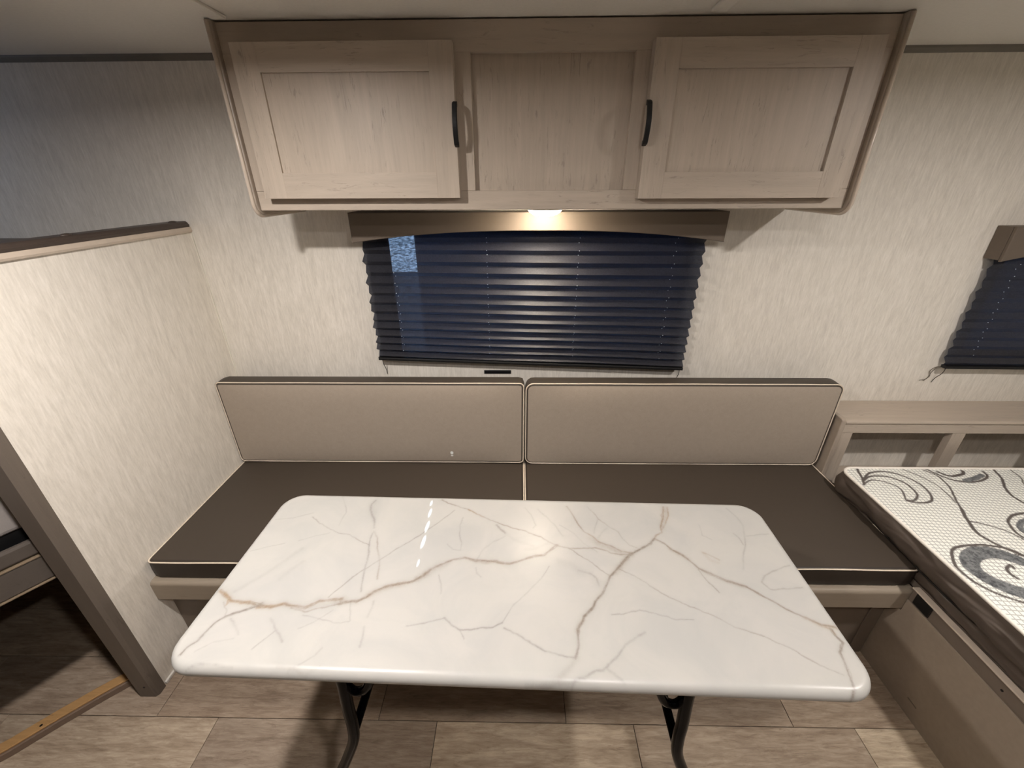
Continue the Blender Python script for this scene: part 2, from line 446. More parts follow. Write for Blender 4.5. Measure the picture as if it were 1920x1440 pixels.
VEINS = [
(6,0.75,0.45,[-650,-77,-627,-91,-605,-103,-579,-104,-557,-106,-536,-111,-512,-113,-492,-106,-473,-109,-441,-112,-416,-95,-370,-89]),
(5,0.6,0.9,[-648,-80,-628,-90,-604,-104,-581,-105,-566,-102]),
(3,0.6,0.9,[-631,-84,-617,-96,-612,-113,-611,-102]),
(5,0.6,0.75,[-544,-114,-523,-113,-508,-109,-492,-106]),
(4,0.6,0.3,[-471,-114,-438,-122,-408,-111,-368,-100,-336,-94]),
(9,0.22,0.2,[-453,-115,-410,-106,-359,-93]),
(6,0.75,0.3,[-369,-97,-336,-94,-321,-84,-304,-67,-279,-54,-246,-46,-229,-41,-209,-25,-194,-8,-173,6,-146,23,-120,30,-92,22,-50,21,-11,14,13,24,45,40,70,43,88,59,105,75]),
(12,0.3,0.5,[-317,-78,-303,-70,-277,-56,-246,-48]),
(16,0.4,0.2,[-217,-31,-201,-17,-186,-4,-163,10]),
(7,0.35,0.4,[-102,24,-75,15,-50,18,-25,15]),
(4,0.75,0.1,[-536,-107,-560,-120,-583,-130,-599,-140,-610,-151,-616,-170,-619,-190,-630,-203,-633,-217]),
(2.5,0.4,0.2,[-623,-107,-604,-125,-600,-139]),
(3.5,0.6,0.3,[-211,226,-193,215,-132,191,-89,164,-61,151,-12,128,25,118,48,107,67,100,84,84,98,77,114,71,131,67,156,67,194,69,218,64,234,54,250,51,277,52]),
(4,0.6,0.95,[-132,191,-110,177,-89,164]),
(6,0.45,0.1,[-50,136,-40,123,-29,111]),
(4,0.65,0.4,[138,212,150,185,162,152,176,122,194,108,207,89,226,80,244,72,258,62,281,57]),
(15,0.45,0.45,[190,99,207,82,229,72,246,62,264,56]),
(4,0.4,0.95,[186,115,196,103,207,89]),
(3.5,0.7,0.6,[404,219,391,175,377,143,375,126,359,117,350,104]),
(4,0.55,0.7,[417,219,408,188,393,156,378,136]),
(11,0.35,0.55,[411,217,394,170,378,137]),
(5,0.85,0.2,[350,104,337,87,309,72,284,57,268,41,244,14,219,-11,207,-35,197,-55,182,-71,170,-91,149,-112,144,-124,135,-137,132,-151,129,-174,122,-197]),
(12,0.4,0.4,[280,54,267,37,246,12,235,0]),
(9,0.3,0.2,[122,-197,114,-210,104,-219,88,-235,62,-245]),
(7,0.4,0.5,[144,-122,136,-133,133,-143]),
(3.5,0.75,0.3,[350,104,370,88,382,72,403,54,415,37,431,17,451,4,478,-13,517,-28,557,-64,582,-85,609,-102,629,-114,652,-117]),
(9,0.4,0.5,[381,70,402,53,413,41]),
(9,0.4,0.3,[439,11,463,-6,482,-16,512,-28]),
(7,0.6,0.9,[603,-100,618,-110,633,-118,656,-117]),
(3,0.6,0.8,[633,-118,640,-124,642,-132]),
(3.5,0.7,0.2,[642,-123,641,-134,647,-149,631,-167,623,-194,616,-217,612,-232,604,-242]),
(2.5,0.55,0.2,[428,14,434,-10,442,-27,449,-45]),
(2.5,0.5,0.2,[243,11,254,6,275,-8,302,-29,322,-48,345,-64,375,-80,415,-98,448,-123,500,-141,539,-165,575,-193,608,-210]),
(2.5,0.6,0.2,[131,67,144,60,164,40,183,26,201,6,217,-8]),
(16,0.16,0,[108,23,135,16,149,2,174,-10,190,-29]),
(5,0.3,0,[149,2,175,-7,187,-18,191,-36]),
(3,0.4,0.3,[197,212,210,185,219,166,241,142,262,124,273,99,284,82,299,75]),
(5,0.22,0,[237,135,220,119,210,103]),
(3,0.25,0,[216,164,206,135,201,117]),
(3,0.5,0.1,[-169,187,-191,160,-207,138,-239,102,-266,73,-293,47,-317,21,-346,-10,-368,-32,-386,-64,-400,-86]),
(6,0.45,0,[-399,220,-406,202,-402,181,-383,149,-369,116]),
(16,0.2,0,[-399,213,-403,194,-391,169]),
(4,0.5,0,[-366,98,-367,80,-360,50,-351,10,-347,-21,-336,-71]),
(4,0.45,0.3,[-365,104,-347,81,-340,50,-325,18,-316,-2,-310,-36]),
(2.5,0.5,0.1,[-550,148,-520,127,-480,106,-452,93,-424,90,-397,74,-363,60]),
(2.5,0.35,0,[82,11,63,-23,44,-43,22,-69,4,-91,-12,-116,-20,-130]),
(3.5,0.5,0,[-20,-130,-38,-140,-64,-144,-85,-149,-104,-150,-124,-138,-140,-126]),
(2.5,0.4,0,[-140,-126,-175,-135,-215,-144]),
(2,0.35,0,[-104,-151,-95,-169]),
(3.5,0.55,0,[-15,-141,6,-152,30,-165,48,-175,68,-185,94,-192,119,-197]),
(2.5,0.4,0,[206,-105,234,-101,251,-97,267,-93,303,-101,336,-112,372,-110]),
(5,0.35,0,[266,-141,244,-153,224,-168,206,-187,189,-201,171,-216,157,-219,140,-227,119,-235,110,-244,101,-252]),
(6,0.25,0,[178,-214,193,-225,207,-235]),
(6,0.25,0,[119,-235,81,-241,53,-243,29,-242]),
(4,0.3,0,[576,218,591,185,594,158,581,120,563,79,529,19]),
(3,0.25,0,[585,119,614,124,645,129]),
(3.5,0.35,0.1,[643,34,605,17,571,3,557,-15,567,-34,597,-30,639,-26]),
(9,0.22,0,[-524,42,-551,0,-571,-31,-595,-55,-614,-78]),
(10,0.16,0,[-504,4,-521,-19,-532,-46]),
(2.5,0.25,0,[-643,136,-600,145,-555,164]),
(2.5,0.3,0,[-646,31,-616,46,-578,57]),
(2.5,0.25,0,[-545,66,-513,83,-480,94]),
(5,0.35,0,[-500,-138,-484,-153,-464,-169,-450,-185]),
(5,0.3,0,[-582,-144,-563,-160,-547,-174]),
(3,0.3,0,[-475,-164,-489,-183,-502,-203]),
(3,0.22,0,[-609,-210,-586,-191,-568,-186,-552,-183]),
(3,0.25,0,[-606,-241,-592,-233,-568,-231,-518,-234]),
(5,0.3,0,[-301,-92,-298,-108,-299,-129]),
(4,0.25,0,[-299,-149,-295,-171,-294,-189]),
(4,0.2,0,[-365,-196,-374,-210,-392,-222,-414,-238]),
(2.5,0.35,0,[-349,-96,-338,-122,-334,-138,-350,-143,-367,-142,-397,-137,-438,-130]),
(2.5,0.25,0,[-379,-115,-398,-135,-413,-149,-431,-157]),
(3,0.3,0,[-143,162,-148,132,-143,102,-133,74,-133,51]),
(2.5,0.3,0,[-170,70,-154,53,-135,51]),
(3,0.25,0,[-90,1,-84,-14,-75,-23]),
(3,0.3,0,[-173,-21,-163,-45,-158,-68]),
(3,0.3,0.1,[556,129,563,115,564,94]),
(4,0.4,0.7,[456,65,473,54,485,43]),
(7,0.25,0.9,[456,65,463,43,479,35]),
(2.5,0.25,0,[478,154,475,117,493,105]),
(3.5,0.25,0,[24,204,39,176,52,140,46,130]),
(4,0.2,0,[58,199,82,169,101,141,120,105]),
(7,0.18,0,[25,59,51,61,79,78]),
(4,0.25,0,[-28,100,-55,81,-79,48,-91,24]),
(8,0.15,0,[45,69,25,76,-2,89,-26,109]),
(3,0.25,0,[-515,256,-465,171,-465,122]),
(3,0.2,0,[115,141,148,115,171,81,200,57]),
(4,0.25,0.4,[-541,-253,-566,-247,-596,-248]),
(5,0.2,0.3,[-435,-231,-409,-232,-379,-241,-355,-228])]
SWIRLS = [
(9,[1323,-278,1312,-305,1301,-334,1278,-374]),
(8,[1300,-343,1342,-308,1393,-294,1442,-304,1475,-335,1485,-384,1471,-435,1449,-460,1417,-471,1383,-469,1362,-459]),
(8,[1291,-353,1323,-330,1357,-321,1406,-329,1435,-360,1435,-402,1422,-436,1388,-458,1364,-456]),
(6,[1284,-368,1326,-346,1368,-358,1392,-385,1386,-419,1362,-456]),
(7,[1572,-283,1594,-321,1582,-377,1547,-440,1514,-499,1490,-547,1464,-603]),
(11,[1514,-499,1482,-559,1462,-605,1468,-638,1488,-671,1512,-701,1540,-718]),
(5,[1496,-280,1526,-322,1542,-371,1536,-423,1525,-468]),
(6,[1486,-559,1530,-575,1561,-600,1580,-637,1584,-678]),
(9,[1588,-276,1599,-302,1613,-327,1644,-352,1696,-354,1751,-338,1783,-316,1794,-290]),
(18,[1672,-348,1723,-332,1766,-313]),
(12,[1618,-295,1636,-318,1672,-317,1706,-304,1718,-288]),
(9,[1847,-280,1817,-338,1778,-386,1756,-427,1755,-449,1765,-481,1791,-506]),
(5,[1909,-279,1898,-324,1870,-362,1849,-412]),
(9,[1778,-501,1708,-517,1658,-528,1618,-552,1593,-586,1584,-615,1591,-634]),
(16,[1731,-544,1682,-549,1639,-569,1612,-599,1621,-614]),
(9,[1545,-727,1514,-699,1494,-673,1443,-659,1378,-660,1339,-667,1311,-686,1281,-731,1276,-776,1294,-814,1324,-838,1349,-853,1398,-872]),
(5,[1545,-727,1492,-693]),
(46,[1476,-713,1445,-690,1393,-687,1346,-707,1321,-740,1324,-776,1345,-803,1379,-826,1418,-841]),
(9,[1410,-778,1406,-762,1416,-742,1438,-734,1436,-744]),
(6,[1246,-932,1258,-939,1304,-945])]

# ------------------------------------------------------------------ the room
ZC = 1.92                      # ceiling
XL, XR, YF = -2.95, 2.95, -2.35
ZJ = 0.0
wb = bmesh.new()               # back wall with its two window openings
WIN = [(-.51, .635, .905, 1.40), (1.79, 2.45, .905, 1.33)]
xs = [XL] + [q for w in WIN for q in w[:2]] + [XR]
for k in range(0, len(xs), 2): box(wb, xs[k], xs[k + 1], 0, .04, 0, ZC)
for x0, x1, z0, z1 in WIN:
    box(wb, x0, x1, 0, .04, 0, z0); box(wb, x0, x1, 0, .04, z1, ZC)
tag(build('wall_back', wb, M['paper']), kind='structure')
tag(build('wall_front', B(XL, XR, YF - .04, YF, 0, ZC), M['galley']), kind='structure')
tag(build('wall_end', B(XL - .04, XL, YF - .04, .04, 0, ZC), M['paper']), kind='structure')
tag(build('wall_right', B(XR, XR + .04, YF - .04, .04, 0, ZC), M['paper']), kind='structure')
tag(build('ceiling', B(XL - .04, XR + .04, YF - .04, .04, ZC, ZC + .04), M['ceil']), kind='structure')
tag(build('trim_1', B(-.752, -.712, YF, -.33, ZC - .008, ZC, bev=.003), M['ceil']), kind='structure')
tag(build('trim_2', B(.449, .487, YF, -.34, ZC - .008, ZC, bev=.003), M['ceil']), kind='structure')
cv = bmesh.new()
prism(cv, [(0, ZC), (-.012, ZC), (-.010, ZC - .006), (-.003, ZC - .016), (0, ZC - .017)], 'X', XL, -.782)
tag(build('trim_3', cv, M['cove']), kind='structure')
cv = bmesh.new()
prism(cv, [(0, ZC), (-.012, ZC), (-.010, ZC - .006), (-.003, ZC - .016), (0, ZC - .017)], 'X', .951, XR)
tag(build('trim_4', cv, M['cove']), kind='structure')
# windows: frame, centre bar and panes behind the blinds
for k, (x0, x1, z0, z1) in enumerate(WIN):
    f = bmesh.new(); t = .012
    box(f, x0, x0 + t, .002, .038, z0, z1); box(f, x1 - t, x1, .002, .038, z0, z1)
    box(f, x0, x1, .002, .038, z0, z0 + t); box(f, x0, x1, .002, .038, z1 - t, z1)
    w = build('window_%d' % (k + 1), f, M['black_m']); tag(w, kind='structure')
    xm = (x0 + x1) / 2 - .018
    build('centre_bar', B(xm, xm + .036, .008, .032, z0, z1, bev=.002), M['black_m'], w)
    build('pane', B(x0 + t, xm, .018, .022, z0 + t, z1 - t), M['glass'], w)
    build('pane', B(xm + .036, x1 - t, .018, .022, z0 + t, z1 - t), M['glass'], w)
# added dark box close to the windows, blocks the sky except past its end
ot = bmesh.new()
box(ot, -.62, 4.6, .9, 3.2, .3, 2.9, bev=.05)
o = build('sky_blocker', ot, M['outer'])
tag(o, 'added dark box blocking the sky outside behind the pleated window blinds', 'sky blocker')
gr = B(-8, 8, .045, 9, -.52, -.5)
tag(build('ground', gr, M['outer']), kind='structure')

# floor: sub-floor and single planks running along the bench
sub = build('floor', B(XL - .04, XR + .04, YF - .04, .04, -.03, -.004), M['under']); tag(sub, kind='structure')
PW = .1835; y1 = -.8965
rowj = {0: (-.97, -.26, .366, 1.06), 1: (-1.175, -.45, .153, .872), 2: (-1.54, -.83, -.02, .66), -1: (-1.40, -.60, .05, .76)}
tones = {(0, 0): (.98, .98, .97), (0, 1): (.74, .73, .74), (0, 2): (1.02, 1.02, 1.0), (0, 3): (.86, .85, .84), (0, 4): (1.12, 1.15, 1.12),
         (1, 0): (.82, .80, .80), (1, 1): (.78, .75, .74), (1, 2): (.70, .67, .66), (1, 3): (.80, .78, .77), (1, 4): (.84, .82, .80)}
GAP = .0009
for r in range(-8, 6):
    ya = y1 + (r - 1) * PW; yb = ya + PW            # row 0 is the one in front of the seam at y1
    ya, yb = max(ya, YF), min(yb, 0)
    if yb - ya < .01: continue
    js = rowj.get(r)
    if js is None:
        o0 = random.uniform(-.35, .35); js = (o0 - .7, o0, o0 + .7)
    js = list(js)
    while js[0] > XL + .2: js.insert(0, js[0] - .69)
    while js[-1] < XR - .2: js.append(js[-1] + .69)
    js[0] = XL; js[-1] = XR if js[-1] >= XR - .2 else js[-1]
    vis = {q: n for n, q in enumerate(rowj.get(r, ()))}
    for k in range(len(js) - 1):
        pl = build('plank', B(js[k] + GAP, js[k + 1] - GAP, ya + GAP, yb - GAP, -.004, 0, bev=.0005, seg=1), M['plank'], sub)
        # own origin for each plank, so the grain differs from plank to plank
        if js[k + 1] in vis: key = vis[js[k + 1]]
        elif js[k] in vis: key = vis[js[k]] + 1
        else: key = -1
        s = random.uniform(.78, 1.04)
        c = tones.get((r, key), (s, s * .985, s * .97))
        pl.color = c + (1,)

# ------------------------------------------------------------------ bunk side: half-height wall on the left
PX = -1.22
wl = build('wall_left', B(PX - .035, PX, -.81, 0, 0, 1.392), M['paper']); tag(wl, kind='structure')
post = B(-1.274, -1.213, -.84, -.806, 0, 1.392)
es = [e for e in post.edges if abs(e.verts[0].co.z - e.verts[1].co.z) > 1 and e.verts[0].co.y < -.83 and e.verts[0].co.x > -1.24]
bmesh.ops.bevel(post, geom=es, offset=.009, segments=1, affect='EDGES')
build('end_post', post, M['grey_w'], wl)
build('screw_hole', tube(bmesh.new(), [(-1.240, -.8415, .055), (-1.240, -.8395, .055)], .003, 8), M['black_m'], wl)
rl = bmesh.new(); prism(rl, [(PX + .006, 1.392), (PX + .008, 1.398), (PX + .006, 1.410), (PX - .05, 1.410), (PX - .05, 1.392)], 'Y', -.845, -.001, bev=.001)
build('cap_rail', rl, M['bead'], wl)
rl = bmesh.new(); prism(rl, [(PX + .004, 1.4102), (PX + .006, 1.418)] + arc(PX - .008, 1.418, .012, .2, PI / 2, 5) + [(PX - .05, 1.430), (PX - .05, 1.4102)], 'Y', -.845, -.004, bev=.002)
build('padded_rail', rl, M['cap'], wl)
for y in (-.441, -.055):
    kb = bmesh.new(); bmesh.ops.create_uvsphere(kb, u_segments=12, v_segments=6, radius=.5)
    for v in kb.verts: v.co = Vector((PX - .014 + v.co.x * .02, y + v.co.y * .034, 1.430 + v.co.z * .010))
    build('rail_button', kb, M['cap'], wl, True)
tag(build('baseboard_left', B(PX, PX + .008, -.80, -.66, 0, .012, bev=.002), M['white']), kind='structure')
tag(build('trim_5', B(PX, PX + .003, -.006, 0, .452, 1.392), M['paper']), kind='structure')

def strip(pts, z0, z1, t, mat, name, parent, bev=.003, smooth=False):
    """upright board that follows a plan line"""
    P = [Vector((p[0], p[1])) for p in pts]; L_, R_ = [], []
    for k in range(len(P)):
        d = (P[min(k + 1, len(P) - 1)] - P[max(k - 1, 0)]).normalized(); nrm = Vector((-d.y, d.x))
        L_.append(P[k] + nrm * t / 2); R_.append(P[k] - nrm * t / 2)
    bm = bmesh.new(); prism(bm, [tuple(p) for p in L_] + [tuple(p) for p in R_[::-1]], 'Z', z0, z1, bev=bev)
    return build(name, bm, mat, parent, smooth)
bd = [(-1.290, -.79), (-1.345, -.872), (-1.40, -.955), (-1.48, -1.06), (-1.60, -1.17)]
lb = empty('lower_bunk', (-2.0, -.6, 0), 'grey-brown lower bunk with slanting front rails behind the left half wall', 'bunk bed')
strip(bd, .655, .700, .02, M['bunk'], 'upper_front_rail', lb, .006)
strip(bd, .567, .645, .022, M['bunk'], 'lower_front_rail', lb, .004)
strip([(x + .002, y) for x, y in bd], .646, .651, .025, M['bunkbead'], 'edge_bead', lb, .0015)
strip([(x + .002, y) for x, y in bd], .561, .566, .025, M['bunkbead'], 'edge_bead', lb, .0015)
dk = bmesh.new(); prism(dk, [(-1.315, -.80), (-1.36, -.872), (-1.415, -.955), (-1.495, -1.06), (-1.62, -1.17), (XL + .01, -1.17), (XL + .01, -.01), (-1.262, -.01), (-1.262, -.80)], 'Z', .60, .6598)
build('deck', dk, M['taupe_d'], lb)
build('end_panel', B(XL + .002, XL + .03, -1.17, -.01, 0, .60), M['taupe_d'], lb)
build('back_panel', B(XL + .03, -1.262, -.04, -.01, 0, .60), M['taupe_d'], lb)
build('foot_panel', B(XL + .03, -1.80, -1.17, -1.15, 0, .60), M['taupe_d'], lb)
mt = bmesh.new(); prism(mt, [(-1.325, -.79), (-1.367, -.86), (-1.42, -.945), (-1.503, -1.05), (-1.63, -1.16), (XL + .02, -1.16), (XL + .02, -.02), (-1.27, -.02), (-1.27, -.79)], 'Z', .722, .86, bev=.015, seg=3)
tag(build('bunk_mattress', mt, M['gcloth'], smooth=False), 'light grey cloth mattress lying on the lower bunk at the left edge', 'mattress')
mb = bmesh.new(); prism(mb, [(-1.335, -.79), (-1.38, -.87), (-1.43, -.95), (-1.51, -1.055), (-1.64, -1.165), (XL + .02, -1.165), (XL + .02, -.02), (-1.27, -.02), (-1.27, -.79)], 'Z', .6602, .7215)
build('gap_shade_board', mb, M['black_m'], lb)  # painted black to stand for the shade in the gap under the mattress
ub = empty('upper_bunk', (-2.1, -.45, 1.3), 'grey-brown upper bunk platform behind the dark padded rail', 'bunk bed')
build('platform', B(XL + .002, PX - .052, -.86, -.002, 1.33, 1.372, bev=.003), M['grey_w'], ub)
build('front_board', B(XL + .002, PX - .07, -.88, -.861, 1.28, 1.41, bev=.004), M['grey_w'], ub)

cb = [(-1.338, -.786), (-1.40, -.842), (-1.47, -.912), (-1.545, -.992), (-1.64, -1.07), (-1.74, -1.12)]
curb = empty('wooden_threshold', (-1.55, -1.0, 0), 'low curved threshold with bare yellowish wood top on the floor at the left', 'threshold')
strip(cb, 0, .024, .040, M['curbf'], 'wrapped_side', curb, .002)
strip([(x - .003, y + .002) for x, y in cb], .0241, .031, .034, M['raw'], 'bare_wood_top', curb, .002)
for x, y in ((-1.495, -.94),):
    build('nail_hole', tube(bmesh.new(), [(x, y, .0305), (x, y, .0313)], .004, 8), M['black_m'], curb)

# ------------------------------------------------------------------ overhead cabinet
YC = -.300                                  # face frame front
cab = empty('overhead_cabinet', (.085, -.16, 1.475), 'pale wood-grain overhead cabinet with two doors above the window', 'cabinet')
def side(x0, x1):
    p = [(-.001, 1.468), (-.314 + .035, 1.468)] + arc(-.314 + .035, 1.503, .035, -PI / 2, -PI, 8)[1:] + [(-.314, ZC - .001), (-.001, ZC - .001)]
    b = bmesh.new(); prism(b, p, 'X', x0, x1, bev=.004, seg=2); return b
build('side_panel', side(-.781, -.763), M['slab'], cab)
build('side_panel', side(.931, .950), M['slab'], cab)
def bead(x):
    pts = [(x, -.316, ZC - .004), (x, -.316, 1.60)] + [(x, p[0], p[1]) for p in arc(-.314 + .035, 1.503, .037, PI, 1.5 * PI, 8)] + [(x, -.27, 1.4658), (x, -.01, 1.4658)]
    return tube(bmesh.new(), pts, .0055, 8)
build('edge_bead', bead(-.772), M['bead'], cab, True)
build('edge_bead', bead(.9405), M['bead'], cab, True)
X0, X1 = -.7625, .9305
Z0, Z1 = 1.481, ZC - .004
cx0, cx1, cz0, cz1 = -.127, .294, 1.532, 1.851   # centre opening
fr = bmesh.new(); box(fr, X0, X1, YC, YC + .0205, cz1, Z1, bev=.001); build('top_rail', fr, M['frame_h'], cab)
fr = bmesh.new(); box(fr, X0, X1, YC, YC + .0205, Z0, cz0, bev=.002); build('bottom_rail', fr, M['wood_h'], cab)
for a, b in ((X0, -.66), (-.205, cx0), (cx1, .37), (.83, X1)):
    build('face_stile', B(a, b, YC, YC + .0205, cz0, cz1, bev=.001), M['frame_v'], cab)
build('centre_panel', B(cx0 - .01, cx1 + .01, YC + .019, YC + .023, cz0 - .01, cz1 + .01), M['wood_v'], cab)
build('bottom_panel', B(X0, X1, YC + .024, -.002, 1.4822, 1.492), M['slab'], cab)
build('back_filler', B(X0, X1, -.012, -.003, 1.4925, Z1), M['slab'], cab)
def door(x0, x1, z0, z1, px0, px1, pz0, pz1, hx):
    yf, yb = -.334, YC - .001
    d = bmesh.new()
    box(d, x0, x1, yf + .012, yb, z0, z1, bev=.001)
    o = build('door', d, M['wood_v'], cab)
    build('upright_board', B(x0, px0, yf, yf + .0125, z0, z1, bev=.0006), M['wood_v'], o)
    build('upright_board', B(px1, x1, yf, yf + .0125, z0, z1, bev=.0006), M['wood_v'], o)
    build('cross_board', B(px0, px1, yf, yf + .0125, pz1, z1, bev=.0006), M['wood_h'], o)
    build('cross_board', B(px0, px1, yf, yf + .0125, z0, pz0, bev=.0006), M['wood_h'], o)
    build('panel', B(px0 - .002, px1 + .002, yf + .0075, yf + .0122, pz0 - .002, pz1 + .002), M['wood_v'], o)
    # bow handle
    zc_, hh = 1.690, .052
    h = bmesh.new()
    prof = [(yf, zc_ - hh), (yf - .013, zc_ - hh + .004)] + [(yf - .017 - .011 * math.cos(t * PI / 2), zc_ + t * (hh - .008)) for t in np.linspace(-1, 1, 13)] + [(yf - .013, zc_ + hh - .004), (yf, zc_ + hh)]
    inner = [(yf, zc_ + hh - .013)] + [(yf - .009 - .009 * math.cos(t * PI / 2), zc_ + t * (hh - .014)) for t in np.linspace(1, -1, 11)] + [(yf, zc_ - hh + .013)]
    prism(h, prof + inner, 'X', hx - .0062, hx + .0062, bev=.002)
    build('handle', h, M['black_m'], o)
    return o
door(-.722, -.168, 1.514, 1.868, -.658, -.229, 1.579, 1.806, -.168)
door(.331, .887, 1.510, 1.868, .395, .824, 1.576, 1.806, .330)

# dome lamp under the cabinet
lamp = empty('dome_lamp', (.079, -.205, 1.455), 'small round glowing dome lamp under the overhead cabinet', 'lamp')
db = bmesh.new(); n = 28; prof = [(.054, 1.4785), (.055, 1.474), (.052, 1.4735)]
def lathe(bm, prof, cx, cy, n=28, cap=True):
    rings = []
    for r, z in prof: rings.append([bm.verts.new((cx + r * math.cos(2 * PI * k / n), cy + r * math.sin(2 * PI * k / n), z)) for k in range(n)])
    for a, b in zip(rings, rings[1:]):
        for k in range(n): bm.faces.new((a[k], a[(k + 1) % n], b[(k + 1) % n], b[k]))
    if cap: bm.faces.new(rings[0]); bm.faces.new(rings[-1])
    bmesh.ops.recalc_face_normals(bm, faces=bm.faces[:])
    return bm
build('base_ring', lathe(db, [(.0575, 1.482), (.0575, 1.476), (.054, 1.475)], .079, -.205), M['white'], lamp, True)
build('dome', lathe(bmesh.new(), [(.052, 1.4752), (.0515, 1.472), (.046, 1.4665), (.036, 1.461), (.024, 1.4575), (.010, 1.456), (.003, 1.4558)], .079, -.205), M['dome'], lamp, True)

# flush ceiling lamps the room is lit by
for (x, y, z), lb_ in ((L1, 'round flush ceiling lamp above the left half of the table'), (L2, 'round flush ceiling lamp above the mattress'), (L3, 'round flush ceiling lamp above the aisle in front of the table')):
    e = empty('ceiling_lamp_fitting', (x, y, z), lb_, 'lamp')
    build('rim', lathe(bmesh.new(), [(.085, ZC - .001), (.084, ZC - .010), (.076, ZC - .014), (.072, ZC - .012), (.070, ZC - .001)], x, y), M['white'], e, True)

# ------------------------------------------------------------------ blinds and valances
def valance(x0, x1, ztop, zend, zmid, yf, label, lab2=None):
    e = empty('window_valance', ((x0 + x1) / 2, yf / 2, zend), label, 'valance', None)
    n = 40
    low = [(x0 + (x1 - x0) * k / n, zend + (zmid - zend) * (1 - abs(2 * k / n - 1) ** 2.4)) for k in range(n + 1)]
    b = bmesh.new(); prism(b, low + [(x1, ztop), (x0, ztop)], 'Y', yf, yf + .012, bev=.0025)
    build('front_board', b, M['valance'], e)
    for a in (x0, x1 - .012):
        b = bmesh.new(); box(b, a, a + .012, yf + .0125, -.001, zend + .004, ztop, bev=.002)
        build('side_board', b, M['valance'], e)
    build('top_board', B(x0 + .0122, x1 - .0122, yf + .0125, -.001, ztop - .012, ztop), M['valance'], e)
    return e
valance(-.586, .705, 1.4795 - .018, 1.363, 1.402, -.10, 'wide taupe valance with arched lower edge under the overhead cabinet')
valance(1.711, 2.52, 1.405, 1.288, 1.33, -.068, 'dark taupe box valance over the small window at the right edge')

def blind(x0, x1, ztop, zl, zr, n, cords, label, p0, p1, dep=.023):
    """accordion cloth: n pleats, spacing closing up towards the bottom; bottom edge slopes from zl to zr"""
    e = empty('pleated_blind', ((x0 + x1) / 2, -.035, min(zl, zr)), label, 'blind')
    nx = 60; sp = np.linspace(p0, p1, n); cum = np.concatenate([[0], np.cumsum(sp)]); cum /= cum[-1]
    rows = []
    for k in range(n):
        rows.append((cum[k], -.020)); rows.append(((cum[k] * .42 + cum[k + 1] * .58), -.020 - dep))
    rows.append((1, -.022))
    V = []; F = []
    for t, y in rows:
        for i in range(nx + 1):
            u = i / nx; zb = zl + (zr - zl) * u
            sag = -.0025 * math.sin(u * 9 + t * 5) * t
            edge = .004 * math.sin(t * 40)
            V.append((x0 + (x1 - x0) * u + (edge if i in (0,) else 0), y, ztop + (zb - ztop) * t + sag * .6))
    R = len(rows)
    for r in range(R - 1):
        for i in range(nx): F.append((r * (nx + 1) + i, (r + 1) * (nx + 1) + i, (r + 1) * (nx + 1) + i + 1, r * (nx + 1) + i + 1))
    build_me = mesh_from('pleated_cloth', V, F)
    link('pleated_cloth', build_me, M['blind'], e)
    br = bmesh.new()
    prism(br, [(x0, zl - .006), (x1, zr - .006), (x1, zr + .006), (x0, zl + .006)], 'Y', -.046, -.020, bev=.003)
    build('bottom_rail', br, M['black_m'], e)
    for cx in cords:
        u = (cx - x0) / (x1 - x0); b = bmesh.new(); zb = zl + (zr - zl) * u
        for k, (t, y) in enumerate(rows[2:-3]):
            z = ztop + (zb - ztop) * t
            r = bmesh.ops.create_uvsphere(b, u_segments=6, v_segments=4, radius=.0016)
            bmesh.ops.translate(b, vec=(cx, y - (.0015 if y < -.0225 else .003), z + (0 if y < -.0225 else .0)), verts=r['verts'])
        o = build('lit_cord_holes', b, M['dot'], e); o['kind'] = 'stuff'  # pale dots imitate lit cord holes in the cloth
    for cx, zz in ((x0 + .012, zl), (x1 - .010, zr)):
        L_ = [(cx, -.034, zz - .004), (cx + .001, -.030, zz - .03), (cx + .002, -.010, zz - .062), (cx + .001, -.004, zz - .085)]
        build('tension_cord', tube(bmesh.new(), smooth_path(L_, 3), .0013, 5), M['black_m'], e)
    return e
blind(-.578, .672, 1.444, .902, .858, 15, (-.47, -.12, .217, .567), 'closed navy pleated blind in the window behind the sofa', .044, .028)
b2 = blind(1.728, 2.50, 1.388, .868, .862, 13, (1.827, 2.40), 'dark pleated blind in the small window at the right edge', .044, .034, .010)
st = bmesh.new()
tube(st, smooth_path([(1.737, -.03, .868), (1.720, -.012, .855), (1.712, -.006, .835), (1.722, -.004, .812), (1.705, -.004, .790)], 4), .0016, 5)
tube(st, smooth_path([(1.735, -.03, .866), (1.728, -.010, .85), (1.722, -.005, .83), (1.714, -.004, .80), (1.688, -.004, .792)], 4), .0012, 5)
build('loose_string', st, M['cove'], b2)
lt = empty('wall_latch', (-.092, -.002, .816), 'small flat black latch on the wall just above the sofa back', 'latch')
build('plate', B(-.149, -.035, -.004, -.0005, .817, .833, bev=.001), M['black_m'], lt)
build('lip', B(-.144, -.040, -.008, -.0042, .827, .832, bev=.001), M['black_m'], lt)

